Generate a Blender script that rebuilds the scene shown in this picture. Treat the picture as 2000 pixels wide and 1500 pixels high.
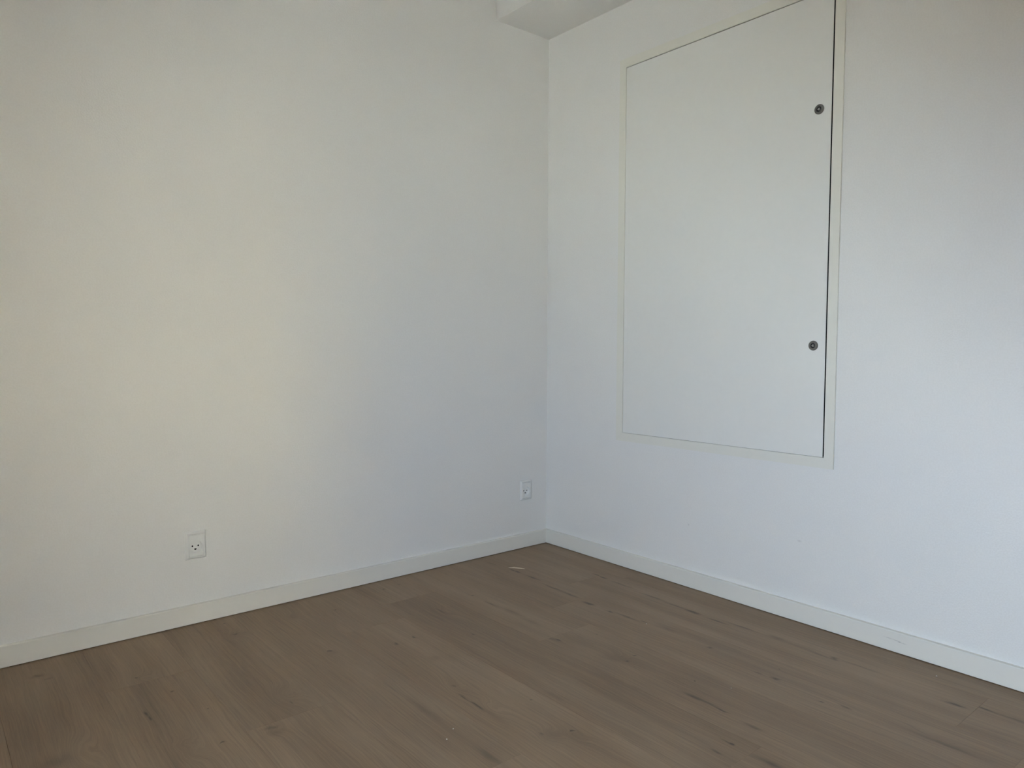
import bpy, bmesh, math, random
from mathutils import Vector, Matrix

sc = bpy.context.scene
for o in list(bpy.data.objects):
    bpy.data.objects.remove(o, do_unlink=True)
C = bpy.context.collection

# ------------------------------------------------------------------ camera
CAM = Vector((-2.1593, -2.3620, 0.8785))
YAW, PITCH, ROLL, FPX = 0.6921, -0.0536, 0.0033, 1411.85
fwd = Vector((math.sin(YAW) * math.cos(PITCH), math.cos(YAW) * math.cos(PITCH), math.sin(PITCH)))
rgt = Vector((math.cos(YAW), -math.sin(YAW), 0))
upv = rgt.cross(fwd)
r2 = rgt * math.cos(ROLL) + upv * math.sin(ROLL)
u2 = -rgt * math.sin(ROLL) + upv * math.cos(ROLL)
cam_data = bpy.data.cameras.new('camera')
cam_data.sensor_width = 36.0
cam_data.lens = FPX * 36.0 / 2000.0
cam_data.clip_start = 0.02
cam = bpy.data.objects.new('camera', cam_data)
m = Matrix((r2, u2, -fwd)).transposed().to_4x4()
m.translation = CAM
cam.matrix_world = m
C.objects.link(cam)
sc.camera = cam

# ------------------------------------------------------------------ room size and window (metres)
RW, RD, RH = 2.8, 3.5, 2.50        # room along x (0 to -RW), along y (0 to -RD), ceiling height
TF = 0.07                          # thickness of the window wall
WY0, WY1, WZ0, WZ1 = -2.68, -1.86, 0.20, 1.56   # the window in the wall opposite the hatch

# ------------------------------------------------------------------ sky, sun, exposure
world = bpy.data.worlds.new('sky')
sc.world = world
world.use_nodes = True
wn = world.node_tree
wn.nodes.clear()
bg = wn.nodes.new('ShaderNodeBackground')
bg.inputs['Color'].default_value = (0.70, 0.84, 1.04, 1)      # even, pale blue sky
bg.inputs['Strength'].default_value = 1.88
wo = wn.nodes.new('ShaderNodeOutputWorld')
wn.links.new(bg.outputs[0], wo.inputs['Surface'])

sun_data = bpy.data.lights.new('sun', 'SUN')
sun_data.energy = 9.2
sun_data.color = (1.0, 0.95, 0.84)
sun_data.angle = math.radians(0.6)
sun = bpy.data.objects.new('sun', sun_data)
sun.rotation_euler = Vector((-0.35, -0.60, -0.72)).to_track_quat('-Z', 'Y').to_euler()
C.objects.link(sun)

por_data = bpy.data.lights.new('window_portal', 'AREA')
por_data.shape = 'RECTANGLE'
por_data.size = WY1 - WY0
por_data.size_y = WZ1 - WZ0
por_data.cycles.is_portal = True
por = bpy.data.objects.new('window_portal', por_data)
por.location = (-RW - 0.06, (WY0 + WY1) / 2, (WZ0 + WZ1) / 2)
por.rotation_euler = (math.radians(90), 0, math.radians(-90))
C.objects.link(por)

vs = sc.view_settings
vs.view_transform = 'Standard'
vs.look = 'None'
vs.gamma = 1.0
vs.exposure = 4.0
vs.use_curve_mapping = False
sc.cycles.max_bounces = 9
sc.cycles.diffuse_bounces = 7
sc.cycles.use_adaptive_sampling = True
sc.cycles.adaptive_threshold = 0.08
sc.cycles.transparent_max_bounces = 16
sc.cycles.sample_clamp_indirect = 0

# ------------------------------------------------------------------ helpers
def box(bm, x0, x1, y0, y1, z0, z1):
    v = [bm.verts.new(p) for p in ((x0, y0, z0), (x1, y0, z0), (x1, y1, z0), (x0, y1, z0),
                                   (x0, y0, z1), (x1, y0, z1), (x1, y1, z1), (x0, y1, z1))]
    for f in ((0, 3, 2, 1), (4, 5, 6, 7), (0, 1, 5, 4), (1, 2, 6, 5), (2, 3, 7, 6), (3, 0, 4, 7)):
        bm.faces.new([v[i] for i in f])
    return v

def obj(name, bm, mat, parent=None, smooth=False):
    bmesh.ops.recalc_face_normals(bm, faces=bm.faces)
    me = bpy.data.meshes.new(name)
    bm.to_mesh(me)
    bm.free()
    if smooth:
        for p in me.polygons:
            p.use_smooth = True
    if mat:
        me.materials.append(mat)
    o = bpy.data.objects.new(name, me)
    C.objects.link(o)
    o.parent = parent
    return o

def struct(o, label=None):
    o['kind'] = 'structure'
    if label:
        o['label'] = label
    return o

def thing(name, label, cat, loc, group=None):
    o = bpy.data.objects.new(name, None)
    o.empty_display_size = 0.05
    o.location = loc
    o['label'] = label
    o['category'] = cat
    if group:
        o['group'] = group
    C.objects.link(o)
    return o

def slab_with_holes(axis, d0, d1, a0, a1, z0, z1, holes):
    """a wall slab between d0 and d1 across, a along, with rectangular openings (ha0, ha1, hz0, hz1)"""
    bm = bmesh.new()
    A = sorted({a0, a1} | {h[0] for h in holes} | {h[1] for h in holes})
    Z = sorted({z0, z1} | {h[2] for h in holes} | {h[3] for h in holes})
    P = lambda d, a, z: (d, a, z) if axis == 'x' else (a, d, z)
    V = {}
    def v(k, i, j):
        if (k, i, j) not in V:
            V[k, i, j] = bm.verts.new(P((d0, d1)[k], A[i], Z[j]))
        return V[k, i, j]
    def solid(i, j):
        if not (0 <= i < len(A) - 1 and 0 <= j < len(Z) - 1):
            return False
        a, z = (A[i] + A[i + 1]) / 2, (Z[j] + Z[j + 1]) / 2
        return not any(h[0] < a < h[1] and h[2] < z < h[3] for h in holes)
    for i in range(len(A) - 1):
        for j in range(len(Z) - 1):
            if not solid(i, j):
                continue
            for k in (0, 1):
                bm.faces.new([v(k, i, j), v(k, i + 1, j), v(k, i + 1, j + 1), v(k, i, j + 1)])
            for (di, dj, p, q) in ((-1, 0, (i, j), (i, j + 1)), (1, 0, (i + 1, j), (i + 1, j + 1)), (0, -1, (i, j), (i + 1, j)), (0, 1, (i, j + 1), (i + 1, j + 1))):
                if not solid(i + di, j + dj):
                    bm.faces.new([v(0, *p), v(0, *q), v(1, *q), v(1, *p)])
    return bm

# ------------------------------------------------------------------ materials
class NT:
    """small node helper"""
    def __init__(self, name):
        self.mat = bpy.data.materials.new(name)
        self.mat.use_nodes = True
        self.t = self.mat.node_tree
        self.b = self.t.nodes['Principled BSDF']
    def n(self, kind, **kw):
        nd = self.t.nodes.new(kind)
        for k, v in kw.items():
            setattr(nd, k, v)
        return nd
    def put(self, sock, v):
        if hasattr(v, 'is_linked') or hasattr(v, 'links'):
            self.t.links.new(v, sock)
        else:
            sock.default_value = v
    def math(self, op, a, b=0.0, c=0.0, clamp=False):
        nd = self.n('ShaderNodeMath', operation=op, use_clamp=clamp)
        for s, v in zip(nd.inputs, (a, b, c)):
            self.put(s, v)
        return nd.outputs[0]
    def vec(self, op, a, b=(0, 0, 0), c=None):
        nd = self.n('ShaderNodeVectorMath', operation=op)
        self.put(nd.inputs[0], a)
        self.put(nd.inputs[1], b)
        if c is not None:
            self.put(nd.inputs[2], c)
        return nd
    def noise(self, vec, scale, detail=2.0, rough=0.5, dist=0.0):
        nd = self.n('ShaderNodeTexNoise')
        self.put(nd.inputs['Vector'], vec)
        nd.inputs['Scale'].default_value = scale
        nd.inputs['Detail'].default_value = detail
        nd.inputs['Roughness'].default_value = rough
        nd.inputs['Distortion'].default_value = dist
        return nd.outputs['Fac']
    def mix(self, fac, a, b, blend='MIX'):
        nd = self.n('ShaderNodeMix', data_type='RGBA', blend_type=blend)
        self.put(nd.inputs[0], fac)
        self.put(nd.inputs[6], a)
        self.put(nd.inputs[7], b)
        return nd.outputs[2]
    def ramp(self, fac, lo, hi, a=0.0, b=1.0):
        nd = self.n('ShaderNodeMapRange', interpolation_type='SMOOTHSTEP')
        self.put(nd.inputs['Value'], fac)
        nd.inputs['From Min'].default_value = lo
        nd.inputs['From Max'].default_value = hi
        nd.inputs['To Min'].default_value = a
        nd.inputs['To Max'].default_value = b
        return nd.outputs[0]
    def coord(self):
        return self.n('ShaderNodeTexCoord').outputs['Object']
    def bump(self, height, strength, dist):
        nd = self.n('ShaderNodeBump')
        nd.inputs['Strength'].default_value = strength
        nd.inputs['Distance'].default_value = dist
        self.put(nd.inputs['Height'], height)
        self.t.links.new(nd.outputs[0], self.b.inputs['Normal'])
    def set(self, color=None, rough=None, spec=None, metal=None):
        if color is not None:
            self.put(self.b.inputs['Base Color'], color)
        if rough is not None:
            self.put(self.b.inputs['Roughness'], rough)
        if spec is not None:
            self.b.inputs['Specular IOR Level'].default_value = spec
        if metal is not None:
            self.b.inputs['Metallic'].default_value = metal
    def spot(self, co, centre, radii):
        """soft elliptical mark at a place on the surface, 1 in its middle"""
        s = self.vec('SUBTRACT', co, centre).outputs[0]
        s = self.vec('MULTIPLY', s, tuple(1.0 / r for r in radii)).outputs[0]
        d = self.vec('DOT_PRODUCT', s, s).outputs['Value']
        return self.math('POWER', 2.718, self.math('MULTIPLY', d, -1.0))

def wall_paint(name, marks=(), lo=(0.782, 0.776, 0.757, 1), hi=(0.798, 0.793, 0.776, 1)):
    t = NT(name)
    co = t.coord()
    n1 = t.noise(co, 230.0, 0.0, 0.5)
    col = t.mix(t.ramp(n1, 0.35, 0.65), lo, hi)
    for c, r, k in marks:
        col = t.mix(t.math('MULTIPLY', t.spot(co, c, r), k), col, (0.30, 0.29, 0.27, 1))
    t.set(color=col, rough=0.62, spec=0.28)
    t.bump(n1, 0.24, 0.0014)
    return t.mat

def trim_paint(name, marks=(), color=(0.780, 0.763, 0.705, 1), rough=0.38):
    t = NT(name)
    co = t.coord()
    n = t.noise(co, 60.0, 2.0, 0.5)
    c2 = tuple(v * 0.975 for v in color[:3]) + (1,)
    col = t.mix(n, c2, color)
    for c, r, k in marks:
        col = t.mix(t.math('MULTIPLY', t.spot(co, c, r), k), col, (0.22, 0.21, 0.20, 1))
    t.set(color=col, rough=rough, spec=0.4)
    t.bump(t.noise(co, 180.0, 2.0, 0.5), 0.10, 0.0008)
    return t.mat

def plain(name, color, rough, spec=0.5, metal=0.0, grain=0.03, scale=120.0):
    t = NT(name)
    co = t.coord()
    n = t.noise(co, scale, 2.0, 0.5)
    a = tuple(v * (1 - grain) for v in color) + (1,)
    b = tuple(min(1, v * (1 + grain)) for v in color) + (1,)
    t.set(color=t.mix(n, a, b), rough=rough, spec=spec, metal=metal)
    return t.mat

# knots, cracks and dark streaks printed in the boards: (x, y, half width, half length, darkness, bend of the grain)
KNOTS = [
    (-1.931, -0.126, 0.014, 0.01, 0.55, 0), (-1.911, -0.158, 0.01, 0.006, 0.3, 0), (-1.733, -0.303, 0.003, 0.003, 0.75, 0), (-1.724, -0.318, 0.026, 0.03, 0.0, 0.035),
    (-1.906, -0.61, 0.03, 0.07, 0.0, 0.03), (-1.76, -0.517, 0.003, 0.016, 0.7, 0), (-1.756, -0.544, 0.003, 0.01, 0.7, 0), (-1.755, -0.575, 0.008, 0.06, 0.2, 0),
    (-1.727, -0.715, 0.022, 0.02, 0.08, 0.03), (-1.955, -0.614, 0.035, 0.025, 0.4, 0), (-1.681, -0.443, 0.003, 0.003, 0.5, 0), (-1.636, -0.59, 0.002, 0.002, 0.6, 0),
    (-1.66, -0.76, 0.005, 0.003, 0.7, 0), (-1.719, -0.763, 0.025, 0.03, 0.1, 0.03), (-1.552, -0.767, 0.016, 0.007, 0.55, 0), (-1.551, -0.794, 0.02, 0.016, 0.35, 0.02),
    (-1.464, -0.642, 0.03, 0.05, 0.1, 0.045), (-1.469, -0.685, 0.003, 0.012, 0.3, 0), (-1.265, -0.467, 0.007, 0.005, 0.6, 0), (-1.262, -0.482, 0.016, 0.014, 0.25, 0.012),
    (-1.428, -0.068, 0.003, 0.003, 0.7, 0), (-1.431, -0.17, 0.009, 0.006, 0.6, 0), (-1.431, -0.18, 0.028, 0.026, 0.15, 0.03), (-1.236, -0.146, 0.022, 0.026, 0.18, 0.025),
    (-1.107, -0.182, 0.004, 0.007, 0.4, 0), (-1.091, -0.544, 0.005, 0.008, 0.5, 0), (-0.88, -0.101, 0.005, 0.006, 0.5, 0), (-0.81, -0.086, 0.005, 0.005, 0.5, 0),
    (-1.024, -0.532, 0.003, 0.008, 0.65, 0), (-0.839, -0.424, 0.025, 0.06, 0.08, 0.03), (-0.841, -0.41, 0.004, 0.028, 0.35, 0), (-1.11, -0.864, 0.004, 0.006, 0.45, 0),
    (-1.127, -0.931, 0.003, 0.022, 0.5, 0), (-1.126, -0.982, 0.003, 0.02, 0.85, 0), (-1.124, -1.04, 0.008, 0.05, 0.3, 0), (-1.116, -0.881, 0.025, 0.06, 0, 0.025),
    (-1.109, -1.021, 0.024, 0.045, 0, 0.03), (-1.004, -1.044, 0.0025, 0.0025, 0.7, 0), (-1.027, -1.214, 0.005, 0.003, 0.7, 0), (-1.076, -1.2, 0.022, 0.026, 0.3, 0.035),
    (-1.04, -1.24, 0.02, 0.035, 0.15, 0.02), (-1.091, -1.179, 0.004, 0.006, 0.4, 0), (-1.236, -0.914, 0.009, 0.07, 0.4, 0), (-1.237, -1.178, 0.009, 0.045, 0.45, 0),
    (-1.24, -1.077, 0.02, 0.12, 0.15, 0), (-1.055, -0.695, 0.02, 0.016, 0.22, 0), (-1.022, -0.723, 0.016, 0.025, 0.15, 0), (-0.391, -0.104, 0.005, 0.03, 0.3, 0),
    (-0.378, -0.217, 0.004, 0.016, 0.7, 0), (-0.376, -0.252, 0.004, 0.016, 0.75, 0), (-0.378, -0.338, 0.005, 0.04, 0.55, 0), (-0.397, -0.472, 0.006, 0.05, 0.45, 0),
    (-0.399, -0.567, 0.006, 0.04, 0.45, 0), (-0.412, -0.655, 0.008, 0.022, 0.75, 0), (-0.409, -0.677, 0.006, 0.016, 0.5, 0), (-0.411, -0.766, 0.004, 0.014, 0.6, 0),
    (-0.402, -0.831, 0.005, 0.045, 0.45, 0), (-0.391, -0.891, 0.004, 0.014, 0.5, 0), (-0.381, -0.98, 0.011, 0.04, 0.42, 0), (-0.373, -1.115, 0.018, 0.11, 0.22, 0),
    (-0.167, -0.47, 0.004, 0.018, 0.55, 0), (-0.17, -0.507, 0.005, 0.016, 0.7, 0), (-0.176, -0.608, 0.006, 0.05, 0.4, 0), (-0.191, -0.763, 0.005, 0.05, 0.4, 0),
    (-0.197, -0.867, 0.006, 0.04, 0.42, 0), (-0.201, -0.937, 0.007, 0.025, 0.65, 0), (-0.206, -1.036, 0.004, 0.03, 0.5, 0), (-0.187, -1.116, 0.005, 0.05, 0.4, 0),
    (-0.181, -1.229, 0.011, 0.03, 0.5, 0), (-0.185, -1.302, 0.008, 0.04, 0.3, 0), (-0.186, -1.409, 0.009, 0.008, 0.6, 0), (-0.193, -1.368, 0.005, 0.04, 0.35, 0),
    (-0.182, -1.479, 0.005, 0.06, 0.3, 0), (-0.672, -0.352, 0.003, 0.003, 0.75, 0), (-0.666, -0.323, 0.014, 0.03, 0.1, 0.02), (-0.672, -0.462, 0.005, 0.03, 0.45, 0),
    (-0.663, -0.561, 0.011, 0.04, 0.4, 0), (-0.669, -0.67, 0.012, 0.04, 0.3, 0), (-0.874, -0.629, 0.003, 0.006, 0.55, 0), (-0.702, -0.823, 0.003, 0.014, 0.65, 0),
    (-0.71, -0.798, 0.007, 0.05, 0.3, 0), (-0.58, -0.869, 0.0025, 0.0025, 0.65, 0), (-0.666, -0.852, 0.035, 0.06, 0.18, 0.02), (-0.653, -1.049, 0.005, 0.004, 0.6, 0),
    (-0.647, -1.033, 0.022, 0.03, 0.25, 0.03), (-0.675, -1.005, 0.014, 0.03, 0.25, 0), (-0.607, -1.04, 0.004, 0.003, 0.75, 0), (-0.646, -1.092, 0.018, 0.03, 0.15, 0),
    (-0.605, -1.243, 0.003, 0.003, 0.6, 0), (-0.679, -1.294, 0.005, 0.03, 0.5, 0), (-0.678, -1.338, 0.004, 0.026, 0.5, 0), (-0.681, -1.374, 0.003, 0.016, 0.6, 0),
    (-0.691, -1.469, 0.005, 0.02, 0.4, 0), (-0.792, -1.475, 0.003, 0.005, 0.85, 0), (-0.793, -1.464, 0.003, 0.016, 0.4, 0), (-0.844, -1.475, 0.004, 0.012, 0.5, 0),
    (-0.793, -1.578, 0.009, 0.022, 0.55, 0), (-0.796, -1.544, 0.011, 0.05, 0.35, 0), (-0.429, -1.372, 0.004, 0.012, 0.55, 0), (-0.434, -1.322, 0.004, 0.012, 0.4, 0),
    (-0.41, -1.243, 0.022, 0.16, 0.15, 0), (-0.368, -1.348, 0.0025, 0.0025, 0.6, 0), (-0.397, -1.148, 0.007, 0.008, 0.35, 0), (-0.456, -1.506, 0.003, 0.005, 0.6, 0),
    (-0.436, -1.559, 0.004, 0.014, 0.4, 0), (-0.352, -1.505, 0.018, 0.15, 0.15, 0), (-0.213, -1.728, 0.005, 0.016, 0.75, 0), (-0.212, -1.713, 0.009, 0.022, 0.3, 0),
    (-0.18, -1.781, 0.003, 0.018, 0.5, 0), (-0.183, -1.834, 0.006, 0.06, 0.35, 0), (-0.419, -1.748, 0.018, 0.09, 0.2, 0.02), (-0.429, -1.793, 0.006, 0.08, 0.3, 0),
    (-0.583, -1.28, 0.03, 0.09, 0.1, 0), (-0.946, -1.054, 0.008, 0.014, 0.25, 0), (-0.946, -1.082, 0.008, 0.022, 0.3, 0),
]

def oak(name, knots):
    t = NT(name)
    co = t.coord()
    sep = t.n('ShaderNodeSeparateXYZ')
    t.put(sep.inputs[0], co)
    x, y = sep.outputs[0], sep.outputs[1]
    seed = t.n('ShaderNodeAttribute', attribute_type='OBJECT', attribute_name='board_seed').outputs['Fac']
    tone = t.n('ShaderNodeAttribute', attribute_type='OBJECT', attribute_name='board_tone').outputs['Fac']
    flat = t.n('ShaderNodeCombineXYZ')
    t.put(flat.inputs[0], x)
    t.put(flat.inputs[1], y)
    P = flat.outputs[0]
    dark = None
    bend = None
    jit = t.n('ShaderNodeTexNoise')
    t.put(jit.inputs['Vector'], t.vec('MULTIPLY', P, (70.0, 22.0, 1.0)).outputs[0])
    jit.inputs['Scale'].default_value = 1.0
    Pk = t.vec('MULTIPLY_ADD', t.vec('SUBTRACT', jit.outputs['Color'], (0.5, 0.5, 0.5)).outputs[0], (0.012, 0.03, 0.0), P).outputs[0] if knots else P
    for (kx, ky, rx, ry, d, w) in knots:
        gk = t.spot(Pk, (kx, ky, 0), (rx, ry, 1.0))
        if d:
            dark = t.math('MULTIPLY_ADD', gk, d * (0.65 if rx >= 0.008 else 1.0), dark if dark is not None else 0.0)
        if w:
            bend = t.math('MULTIPLY_ADD', gk, w, bend if bend is not None else 0.0)
    def stretch(fx, fy, xin, k=1.0):
        cb = t.n('ShaderNodeCombineXYZ')
        t.put(cb.inputs[0], t.math('MULTIPLY', xin, fx))
        t.put(cb.inputs[1], t.math('MULTIPLY', y, fy))
        t.put(cb.inputs[2], t.math('MULTIPLY', seed, 17.3 * k))
        return cb.outputs[0]
    # the grain follows x, wandering slowly along each board and bending round the knots
    wander = t.math('SUBTRACT', t.noise(stretch(6.0, 1.6, x), 1.0, 3.0, 0.55), 0.5)
    gx = t.math('MULTIPLY_ADD', wander, 0.045, x)
    if bend is not None:
        gx = t.math('ADD', gx, bend)
    fine = t.noise(stretch(430.0, 16.0, gx), 1.0, 2.0, 0.6)
    lines = t.noise(stretch(190.0, 3.4, gx, 1.3), 1.0, 3.0, 0.6)
    bands = t.noise(stretch(24.0, 0.9, gx, 1.7), 1.0, 2.0, 0.5)
    cloud = t.noise(stretch(7.0, 1.8, x, 2.1), 1.0, 2.0, 0.5)
    v = t.math('MULTIPLY_ADD', t.math('SUBTRACT', fine, 0.5), 0.42, 1.0)
    v = t.math('MULTIPLY_ADD', t.math('SUBTRACT', lines, 0.5), 0.66, v)
    v = t.math('MULTIPLY_ADD', t.math('SUBTRACT', bands, 0.5), 0.36, v)
    v = t.math('MULTIPLY_ADD', t.math('SUBTRACT', cloud, 0.5), 0.46, v)
    v = t.math('MULTIPLY_ADD', t.ramp(fine, 0.60, 0.74), -0.16, v)        # dark pores
    v = t.math('ADD', v, tone)
    base = t.mix(t.ramp(cloud, 0.3, 0.7), (0.264, 0.178, 0.107, 1), (0.270, 0.190, 0.121, 1))
    cb = t.n('ShaderNodeCombineXYZ')
    for i in range(3):
        t.put(cb.inputs[i], v)
    col = t.mix(1.0, base, cb.outputs[0], 'MULTIPLY')
    if dark is not None:
        dk = t.math('MULTIPLY', dark, t.math('MULTIPLY_ADD', lines, 1.9, 0.50))
        dk = t.math('MINIMUM', dk, 0.88)
        col = t.mix(dk, col, (0.080, 0.053, 0.034, 1))
    t.set(color=col, rough=t.math('MULTIPLY_ADD', lines, 0.12, 0.42), spec=0.35)
    t.bump(fine, 0.12, 0.0006)
    return t.mat

M_wall_l = wall_paint('wall_paint_left')
M_wall_r = wall_paint('wall_paint_right', marks=[((0, -1.196, 0.258), (.02, .006, .0025), .30), ((0, -0.768, 0.227), (.02, .003, .003), .30)])
M_wall_b = wall_paint('wall_paint_warm_bounce', (), (0.56, 0.40, 0.22, 1), (0.59, 0.425, 0.24, 1))  # sand tint on the unseen walls, chosen to warm the bounced light
M_ceil = wall_paint('ceiling_paint')
M_trim_l = trim_paint('skirting_paint_left')
M_trim_r = trim_paint('skirting_paint_right', marks=[
    ((-.013, -1.482, .0375), (.02, .010, .0012), .35), ((-.013, -1.503, .0365), (.02, .008, .0010), .45),
    ((-.013, -1.512, .0345), (.02, .004, .0014), .6), ((-.013, -1.523, .0335), (.02, .007, .0010), .35)])
M_frame = trim_paint('hatch_frame_paint', color=(0.785, 0.775, 0.712, 1), rough=0.42)
M_door = trim_paint('hatch_door_paint', color=(0.790, 0.790, 0.765, 1), rough=0.45, marks=[((-.007, -1.209, 1.535), (.02, .010, .016), .10)])
M_gap_shade = plain('gap_shade_black', (0.012, 0.012, 0.012), 0.9, 0.1)  # black stands in for the shade inside the hatch gaps
M_lock = plain('lock_zinc', (0.17, 0.165, 0.15), 0.55, 0.4, 0.4, 0.2, 500.0)
M_lock_pin = plain('lock_pin_zinc', (0.40, 0.41, 0.40), 0.35, 0.5, 0.7, 0.1, 600.0)
M_lock_hole = plain('lock_recess', (0.015, 0.015, 0.017), 0.7, 0.2)
M_plastic = plain('socket_plastic', (0.80, 0.80, 0.785), 0.32, 0.45, 0.0, 0.01, 40.0)
M_hole = plain('socket_hole', (0.006, 0.006, 0.006), 0.8, 0.1)
M_wood = oak('oak_board', [])
M_screed = plain('underlay', (0.03, 0.027, 0.024), 0.95, 0.05)
M_glass_frame = trim_paint('window_frame_paint', color=(0.80, 0.80, 0.79, 1))
M_splinter = plain('pale_wood', (0.55, 0.45, 0.33), 0.7, 0.2)
M_crumb = plain('plaster', (0.72, 0.70, 0.66), 0.9, 0.1)
M_bounce = plain('warm_bounce_render', (0.74, 0.70, 0.62), 0.9, 0.1, 0.0, 0.05, 0.6)
M_soil = plain('unseen_dark_soil', (0.035, 0.030, 0.024), 0.95, 0.1, 0.0, 0.1, 1.0)
M_ground = plain('unseen_pale_paving', (0.55, 0.56, 0.54), 0.95, 0.1, 0.0, 0.1, 1.0)

def glass():
    t = NT('window_glass')
    nt = t.t
    tr = t.n('ShaderNodeBsdfTransparent')
    tr.inputs[0].default_value = (0.90, 0.93, 0.92, 1)
    gl = t.n('ShaderNodeBsdfGlossy')
    gl.inputs['Roughness'].default_value = 0.0
    lw = t.n('ShaderNodeLayerWeight')                   # the same from both sides of the thin pane
    lw.inputs['Blend'].default_value = 0.5
    fr = t.math('MULTIPLY_ADD', t.math('POWER', lw.outputs['Facing'], 5.0), 0.9, 0.06)
    mx = t.n('ShaderNodeMixShader')
    nt.links.new(fr, mx.inputs[0])
    nt.links.new(tr.outputs[0], mx.inputs[1])
    nt.links.new(gl.outputs[0], mx.inputs[2])
    nt.links.new(mx.outputs[0], nt.nodes['Material Output'].inputs['Surface'])
    return t.mat
M_glass = glass()

# ------------------------------------------------------------------ room shell
T = 0.25
HY0, HY1, HZ0, HZ1 = -1.2975, -0.4220, 0.5080, 1.9765    # opening in the right wall behind the hatch frame

SOCKETS = [(-1.4932, 0.2483), (-0.1243, 0.2504)]      # centres of the two wall sockets
bm = slab_with_holes('y', 0, T, -RW - T, T, -0.2, RH + 0.2, [(x - .022, x + .022, z - .034, z + .034) for x, z in SOCKETS])
struct(obj('wall_left', bm, M_wall_l), 'plain white painted wall with two sockets low down')
struct(obj('wall_right', slab_with_holes('x', 0, T, -RD - T, 0, -0.2, RH + 0.2, [(HY0, HY1, HZ0, HZ1)]), M_wall_r), 'white painted wall around the hatch')
bm = bmesh.new(); box(bm, -RW - T, T, -RD - T, -RD, -0.2, RH + 0.2)
struct(obj('wall_back', bm, M_wall_b))
struct(obj('wall_front', slab_with_holes('x', -RW - TF, -RW, -RD - T, 0, -0.2, RH + 0.2, [(WY0, WY1, WZ0, WZ1)]), M_wall_b))
bm = bmesh.new(); box(bm, -RW - T, T, -RD - T, T, RH, RH + T)
struct(obj('ceiling', bm, M_ceil))

# boxed-in beam under the ceiling, along the right wall
BD, BZ = 0.2915, 2.1955
bm = bmesh.new(); box(bm, -BD, 0.0, -RD, 0.0, BZ, RH)
bmesh.ops.bevel(bm, geom=[e for e in bm.edges if all(abs(v.co.x + BD) < 1e-5 and abs(v.co.z - BZ) < 1e-5 for v in e.verts)], offset=0.0015, segments=2, affect='EDGES')
struct(obj('ceiling_beam', bm, M_ceil), 'white boxed-in beam running along the top of the right wall')

# floor: a dark underlay carrying separate boards
bm = bmesh.new(); box(bm, -RW - T, T, -RD - T, T, -0.30, -0.008)
floor = struct(obj('floor', bm, M_screed), 'grey-brown oak board floor')

def board(x0, x1, y0, y1, seed, tone):
    bm = bmesh.new()
    g, b = 0.0001, 0.0004
    x0 += g; x1 -= g; y0 += g; y1 -= g
    rings = []
    for (i, z) in ((0, -0.008), (0, -b), (b, 0.0)):
        rings.append([bm.verts.new(p) for p in ((x0 + i, y0 + i, z), (x1 - i, y0 + i, z), (x1 - i, y1 - i, z), (x0 + i, y1 - i, z))])
    for a, c in zip(rings, rings[1:]):
        for k in range(4):
            bm.faces.new((a[k], a[(k + 1) % 4], c[(k + 1) % 4], c[k]))
    bm.faces.new(rings[-1])
    own = [k for k in KNOTS if x0 < k[0] < x1 and y0 < k[1] < y1]
    o = obj('plank', bm, oak('oak_board_knotty', own) if own else M_wood, floor)
    o['board_seed'] = seed
    o['board_tone'] = tone

rng = random.Random(11)
BW, BL, SEAM = 0.2125, 1.285, -0.752
EDGE = -0.004       # the boards stop short of the walls, under the skirting
known = {0: -0.563, 1: -1.766, 2: -0.62, 3: -0.797, 4: -0.241, 5: -0.38, 6: -1.213, 7: -0.748, 8: -0.340, 9: -1.02}
tones = {(0, 0): 0.0, (0, 1): -0.04, (1, 0): -0.01, (1, 1): 0.02, (2, 0): 0.0, (3, 0): 0.02, (3, 1): -0.03, (4, 0): 0.04, (4, 1): -0.06,
         (5, 0): 0.0, (5, 1): 0.02, (6, 0): 0.0, (6, 1): 0.06, (7, 0): -0.045, (7, 1): 0.04, (8, 0): 0.02, (8, 1): -0.03, (9, 0): -0.03, (9, 1): -0.05}
k = 0
xr = EDGE
xl = SEAM + 3 * BW
while xr > -RW + 0.01:
    xl = max(xl, -RW + 0.004)
    j = known.get(k, -rng.uniform(0.2, 1.2))
    cuts = [EDGE]
    while j + BL < EDGE - 0.05:
        j += BL
    while j > -RD + 0.05:
        cuts.append(j)
        j -= BL
    cuts.append(-RD + 0.004)
    for n, (ya, yb) in enumerate(zip(cuts, cuts[1:])):
        board(xl, xr, yb, ya, rng.uniform(0, 10), tones.get((k, n), 0.0))
    xr = xl
    xl -= BW
    k += 1

# skirting boards, mitred in the corner
PROFILE = [(0.0, 0.0018), (0.0125, 0.0018), (0.013, 0.0023), (0.013, 0.0588), (0.0125, 0.0600), (0.0116, 0.0607), (0.0105, 0.0610), (0.0, 0.0612)]
def skirting(name, pts, mat, label=None):
    """pts: list of (corner on the wall line, inward diagonal for a unit offset)"""
    bm = bmesh.new()
    rows = [[bm.verts.new((c[0] + n[0] * d, c[1] + n[1] * d, z)) for (d, z) in PROFILE] for c, n in pts]
    for a, b in zip(rows, rows[1:]):
        for i in range(len(PROFILE)):
            j = (i + 1) % len(PROFILE)
            bm.faces.new((a[i], b[i], b[j], a[j]))
    bm.faces.new(rows[0]); bm.faces.new(rows[-1])
    struct(obj(name, bm, mat), label)
skirting('baseboard_left', [((-RW, 0), (1, -1)), ((0, 0), (-1, -1))], M_trim_l, 'cream-white skirting board along the left wall')
skirting('baseboard_right', [((0, 0), (-1, -1)), ((0, -RD), (-1, 1))], M_trim_r, 'cream-white skirting board along the right wall with a dark scuff')
skirting('baseboard_back', [((0, -RD), (-1, 1)), ((-RW, -RD), (1, 1))], M_trim_l)
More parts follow.
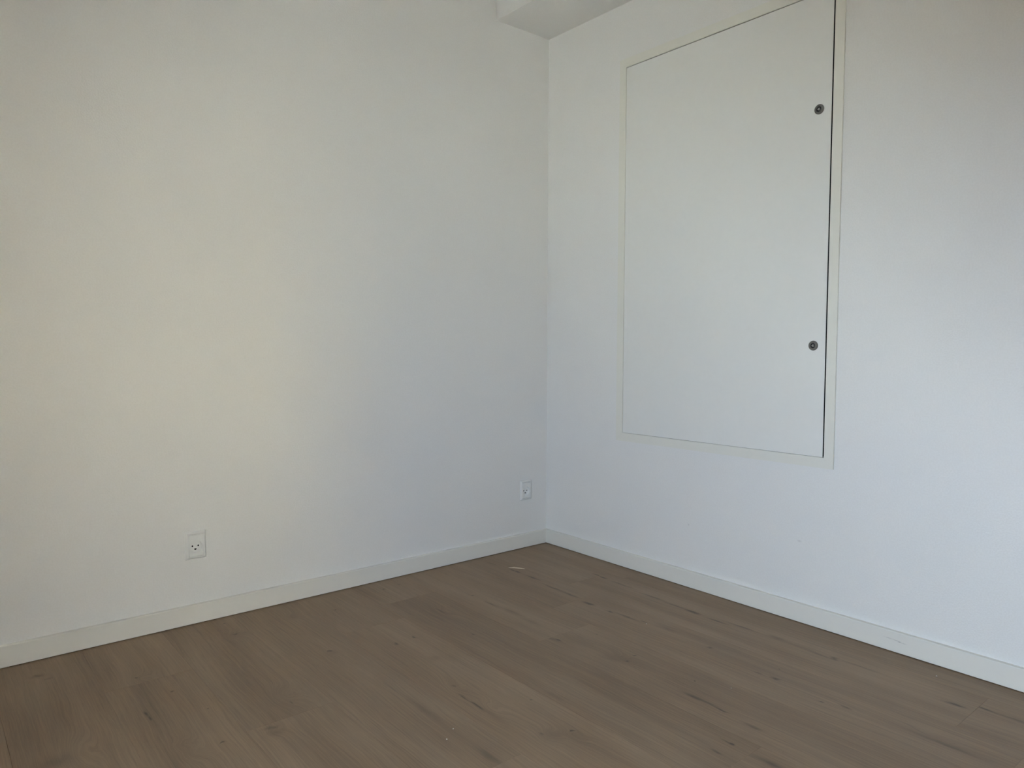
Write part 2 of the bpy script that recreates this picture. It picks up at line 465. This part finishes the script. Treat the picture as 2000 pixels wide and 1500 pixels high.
skirting('baseboard_front', [((-RW, -RD), (1, 1)), ((-RW, 0), (1, -1))], M_trim_l)

# window opposite the hatch, out of the photograph's frame: the room's only light
def rect_frame(bm, x0, x1, y0, y1, z0, z1, w):
    box(bm, x0, x1, y0, y1, z0, z0 + w); box(bm, x0, x1, y0, y1, z1 - w, z1)
    box(bm, x0, x1, y0, y0 + w, z0 + w, z1 - w); box(bm, x0, x1, y1 - w, y1, z0 + w, z1 - w)
win = bpy.data.objects.new('window_1', None)
win.location = (0, 0, 0)
C.objects.link(win)
struct(win)
bm = bmesh.new()
rect_frame(bm, -RW - 0.06, -RW - 0.002, WY0, WY1, WZ0, WZ1, 0.055)
obj('window_frame', bm, M_glass_frame, win)
for ya, yb in ((WY0 + 0.055, WY1 - 0.055),):
    bm = bmesh.new(); rect_frame(bm, -RW - 0.045, -RW - 0.012, ya, yb, WZ0 + 0.055, WZ1 - 0.055, 0.045)
    s = obj('sash', bm, M_glass_frame, win)
    bm = bmesh.new()
    x = -RW - 0.03
    bm.faces.new([bm.verts.new(p) for p in ((x, ya + .045, WZ0 + .1), (x, yb - .045, WZ0 + .1), (x, yb - .045, WZ1 - .1), (x, ya + .045, WZ1 - .1))])
    obj('pane', bm, M_glass, s)
bm = bmesh.new(); box(bm, -RW - 0.002, -RW + 0.02, WY0 - 0.02, WY1 + 0.02, WZ0 - 0.022, WZ0)
obj('window_sill', bm, M_glass_frame, win)

# unseen outside: dark soil and pale yard, split to shape the window light
bm = bmesh.new(); box(bm, -40, -RW - TF, -6.0, 40, -2.6, -2.15)
struct(obj('ground', bm, M_soil))
bm = bmesh.new(); box(bm, -40, 40, -60, -6.0, -2.6, -2.15)
struct(obj('unseen_pavement', bm, M_ground))

bm = bmesh.new(); box(bm, -13.0, 6.0, -24.0, -15.0, -2.2, 5.5)  # unseen house wall added to bounce warm light onto the left wall
struct(obj('unseen_bounce_wall', bm, M_bounce))

# ------------------------------------------------------------------ the hatch
FX = -0.008                                        # face of the frame
OY0, OY1, OZ0, OZ1 = -1.3025, -0.4166, 0.5021, 1.9824
IY0, IY1, IZ0, IZ1 = -1.2720, -0.4501, 0.5347, 1.9482
hatch = thing('access_hatch', 'flush cream-white framed hatch door with two round locks set high in the right wall', 'hatch', (0, (OY0 + OY1) / 2, OZ0))
inv = Matrix.Translation(-hatch.location)
def part(name, bm, mat, parent=hatch, smooth=False):
    for v in bm.verts:
        v.co = inv @ v.co
    return obj(name, bm, mat, parent, smooth)

# four mitred casings
def casing(o0, o1, i1, i0):
    """outer edge o0-o1 and inner edge i0-i1 in (y, z)"""
    bm = bmesh.new()
    P = [o0, o1, i1, i0]
    lo = [bm.verts.new((-0.0028, y, z)) for y, z in P]      # the casing stands off the wall with a shadow gap
    hi = [bm.verts.new((FX, y, z)) for y, z in P]
    bm.faces.new(hi); bm.faces.new(lo)
    for q in range(4):
        bm.faces.new((lo[q], lo[(q + 1) % 4], hi[(q + 1) % 4], hi[q]))
    bmesh.ops.bevel(bm, geom=[e for e in bm.edges if all(abs(v.co.x - FX) < 1e-6 for v in e.verts)], offset=0.0007, segments=2, affect='EDGES')
    return part('frame_rail', bm, M_frame)
A = [(OY0, OZ0), (OY1, OZ0), (OY1, OZ1), (OY0, OZ1)]
B = [(IY0, IZ0), (IY1, IZ0), (IY1, IZ1), (IY0, IZ1)]
for q in range(4):
    casing(A[q], A[(q + 1) % 4], B[(q + 1) % 4], B[q])
# lining of the opening, coloured black so the gaps look dark inside
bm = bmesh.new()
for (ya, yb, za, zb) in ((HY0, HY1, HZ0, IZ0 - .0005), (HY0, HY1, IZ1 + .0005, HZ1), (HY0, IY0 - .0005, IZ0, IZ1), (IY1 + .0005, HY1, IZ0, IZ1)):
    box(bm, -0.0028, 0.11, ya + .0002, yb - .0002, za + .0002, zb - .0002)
part('lining', bm, M_gap_shade)
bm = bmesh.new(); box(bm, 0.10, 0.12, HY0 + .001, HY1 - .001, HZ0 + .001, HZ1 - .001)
part('backing_board', bm, M_gap_shade)
# door leaf: a wide gap at the lock side, a narrow one at the hinges
DX = -0.0065
bm = bmesh.new(); box(bm, DX, 0.018, IY0 + 0.0048, IY1 - 0.0012, IZ0 + 0.0008, IZ1 - 0.0022)
bmesh.ops.bevel(bm, geom=list(bm.edges), offset=0.0008, segments=2, affect='EDGES')
door = part('door_leaf', bm, M_door)
bm = bmesh.new(); box(bm, DX + 0.0012, 0.017, IY0 + 0.0041, IY0 + 0.0050, IZ0 + 0.0024, IZ1 - 0.0026)  # black strip added on the door edge so the gap looks dark
part('gap_dark_strip', bm, M_gap_shade, door)

def disc_ring(bm, prof, seg, y, z, sx=1.0):
    """lathe round the x axis: prof = list of (radius, x)"""
    rows = []
    for r, x in prof:
        if r < 1e-6:
            rows.append([bm.verts.new((x, y, z))])
        else:
            rows.append([bm.verts.new((x, y + r * math.cos(2 * math.pi * a / seg), z + r * math.sin(2 * math.pi * a / seg))) for a in range(seg)])
    for a, b in zip(rows, rows[1:]):
        for q in range(seg):
            w = (q + 1) % seg
            if len(a) == 1:
                bm.faces.new((a[0], b[q], b[w]))
            elif len(b) == 1:
                bm.faces.new((a[q], a[w], b[0]))
            else:
                bm.faces.new((a[q], a[w], b[w], b[q]))
LY = -1.2291
for LZ in (1.5998, 0.8804):
    bm = bmesh.new()
    R = 0.0152
    disc_ring(bm, [(R, DX + .0002), (R, DX - .0014), (R - .0026, DX - .0046), (0.0088, DX - .0054), (0.0080, DX - .0050), (0.0080, DX - .0002)], 40, LY, LZ)
    lock = part('lock', bm, M_lock)
    bm = bmesh.new(); disc_ring(bm, [(0.0080, DX - .0006), (0.0, DX - .0006)], 32, LY, LZ)
    part('key_recess', bm, M_lock_hole, lock)
    bm = bmesh.new()
    # rounded triangular pin for the key
    seg = 24
    rows = []
    for x, s in ((DX - .0005, 1.0), (DX - .0040, 1.0), (DX - .0046, 0.85)):
        rows.append([bm.verts.new((x, LY + s * 0.0037 * (1 + .16 * math.cos(3 * t_ + 0.5)) * math.cos(t_), LZ + s * 0.0037 * (1 + .16 * math.cos(3 * t_ + 0.5)) * math.sin(t_)))
                     for t_ in [2 * math.pi * a / seg for a in range(seg)]])
    for a, b in zip(rows, rows[1:]):
        for q in range(seg):
            bm.faces.new((a[q], a[(q + 1) % seg], b[(q + 1) % seg], b[q]))
    bm.faces.new(rows[-1])
    part('key_pin', bm, M_lock_pin, lock)

# ------------------------------------------------------------------ wall sockets
def socket(xc, zc, label, w=0.0635, h=0.0885):
    s = thing('wall_socket', label, 'socket', (xc, 0, zc), 'white wall sockets on the left wall')
    iw, ih = 0.0425, 0.0675
    # bevelled cover frame with a rectangular opening
    bm = bmesh.new()
    def ring(hw, hh, y, r=0.0, n=5):
        pts = []
        for cx, cz, a0 in ((hw - r, hh - r, 0), (-hw + r, hh - r, 90), (-hw + r, -hh + r, 180), (hw - r, -hh + r, 270)):
            for q in range(n):
                a = math.radians(a0 + 90 * q / (n - 1))
                pts.append(bm.verts.new((cx + r * math.cos(a), y, cz + r * math.sin(a))))
        return pts
    rows = [ring(w / 2, h / 2, 0.0, 0.003), ring(w / 2, h / 2, -0.0022, 0.003), ring(w / 2 - .0007, h / 2 - .0007, -0.0004, 0.0026), ring(w / 2 - .0055, h / 2 - .0055, -0.0082, 0.0015),
            ring(w / 2 - .0066, h / 2 - .0066, -0.0088, 0.0012), ring(iw / 2 + .0009, ih / 2 + .0009, -0.0088, 0.001), ring(iw / 2 + .0009, ih / 2 + .0009, -0.0010, 0.001)]
    for a, b in zip(rows, rows[1:]):
        for q in range(len(a)):
            bm.faces.new((a[q], a[(q + 1) % len(a)], b[(q + 1) % len(b)], b[q]))
    obj('cover_frame', bm, M_plastic, s)
    # insert with round dish
    bm = bmesh.new()
    R, dz, seg = 0.0186, -0.0048, 48
    angs = [2 * math.pi * a / seg for a in range(seg)]
    outer = []
    for a in angs:
        c, s_ = math.cos(a), math.sin(a)
        # ray from the dish centre to the plate edge
        k = min((iw / 2) / abs(c) if abs(c) > 1e-6 else 9, ((ih / 2 - dz) if s_ > 0 else (ih / 2 + dz)) / abs(s_) if abs(s_) > 1e-6 else 9)
        outer.append((c * k, s_ * k + dz))
    # exact corners
    for cx, cz in ((iw / 2, ih / 2), (-iw / 2, ih / 2), (-iw / 2, -ih / 2), (iw / 2, -ih / 2)):
        q = min(range(seg), key=lambda i: (outer[i][0] - cx) ** 2 + (outer[i][1] - cz) ** 2)
        outer[q] = (cx, cz)
    back = [bm.verts.new((x, -0.0005, z)) for x, z in outer]
    edge = [bm.verts.new((x, -0.0084, z)) for x, z in outer]
    inn = [bm.verts.new((x * .985, -0.0090, (z - dz) * .985 + dz)) for x, z in outer]
    rows = [back, edge, inn]
    for r, y in ((R + .0010, -0.0090), (R + .0003, -0.0088), (R, -0.0082), (R - .0008, -0.0008), (R - .0020, 0.0006)):
        rows.append([bm.verts.new((r * math.cos(a), y, r * math.sin(a) + dz)) for a in angs])
    for a, b in zip(rows, rows[1:]):
        for q in range(seg):
            bm.faces.new((a[q], a[(q + 1) % seg], b[(q + 1) % seg], b[q]))
    c0 = bm.verts.new((0, 0.0006, dz))
    for q in range(seg):
        bm.faces.new((rows[-1][q], rows[-1][(q + 1) % seg], c0))
    ins = obj('insert', bm, M_plastic, s)
    # two round holes and the half-round earth hole in the floor of the dish
    for hx in (-0.0088, 0.0088):
        bm = bmesh.new()
        bm.faces.new([bm.verts.new((hx + .0026 * math.cos(a), 0.0004, dz + .0015 + .0026 * math.sin(a))) for a in [2 * math.pi * q / 20 for q in range(20)]])
        obj('pin_hole', bm, M_hole, ins)
    bm = bmesh.new()
    bm.faces.new([bm.verts.new((.0034 * math.cos(a), 0.0004, dz - .0095 + (-.0030 * math.sin(a) + .0010))) for a in [math.pi * q / 12 for q in range(13)]]
                 + [bm.verts.new((-.0034, 0.0004, dz - .0068)), bm.verts.new((.0034, 0.0004, dz - .0068))])
    obj('earth_hole', bm, M_hole, ins)
socket(*SOCKETS[0], 'white three-hole wall socket in the middle of the left wall')
socket(*SOCKETS[1], 'white three-hole wall socket close to the room corner')

# ------------------------------------------------------------------ small debris on the floor
sp = bmesh.new()
L = [(-0.372, -0.188, .0006, .0008), (-0.360, -0.203, .0016, .0022), (-0.345, -0.222, .0013, .0018), (-0.332, -0.239, .0005, .0007)]
dirv = Vector((0.04, -0.051, 0)).normalized(); nrm = Vector((-dirv.y, dirv.x, 0))
rows = []
for x, y, hw, hz in L:
    c = Vector((x, y, 0))
    rows.append([sp.verts.new(c + nrm * hw), sp.verts.new(c + Vector((0, 0, 2 * hz))), sp.verts.new(c - nrm * hw)])
for a, b in zip(rows, rows[1:]):
    for q in range(3):
        sp.faces.new((a[q], a[(q + 1) % 3], b[(q + 1) % 3], b[q]))
sp.faces.new(rows[0]); sp.faces.new(rows[-1])
o = obj('wood_splinter', sp, M_splinter)
o['label'] = 'thin pale wood splinter lying on the floor near the corner'
o['category'] = 'splinter'

def crumb(x, y, r, label, seed):
    rg = random.Random(seed)
    bm = bmesh.new()
    bmesh.ops.create_icosphere(bm, subdivisions=1, radius=r)
    for v in bm.verts:
        v.co *= rg.uniform(0.7, 1.2)
        v.co.z *= 0.7
    zmin = min(v.co.z for v in bm.verts)
    for v in bm.verts:
        v.co += Vector((x, y, -zmin))
    o = obj('plaster_crumb', bm, M_crumb)
    o['label'] = label
    o['category'] = 'crumb'
    o['group'] = 'plaster crumbs on the floor'
crumb(-1.233, -1.037, .0016, 'tiny white crumb on the floor at the bottom centre, the upper of two', 1)
crumb(-1.270, -1.065, .0018, 'tiny dull crumb on the floor at the bottom centre, the lower of two', 2)
crumb(-0.567, -1.3275, .0013, 'tiny white crumb on the open floor right of centre', 3)
crumb(-0.083, -1.6356, .0019, 'tiny pale crumb on the floor beside the right skirting, nearest the right edge', 4)
crumb(-0.4004, -0.9105, .0016, 'tiny white crumb on the dark streak in front of the hatch', 5)
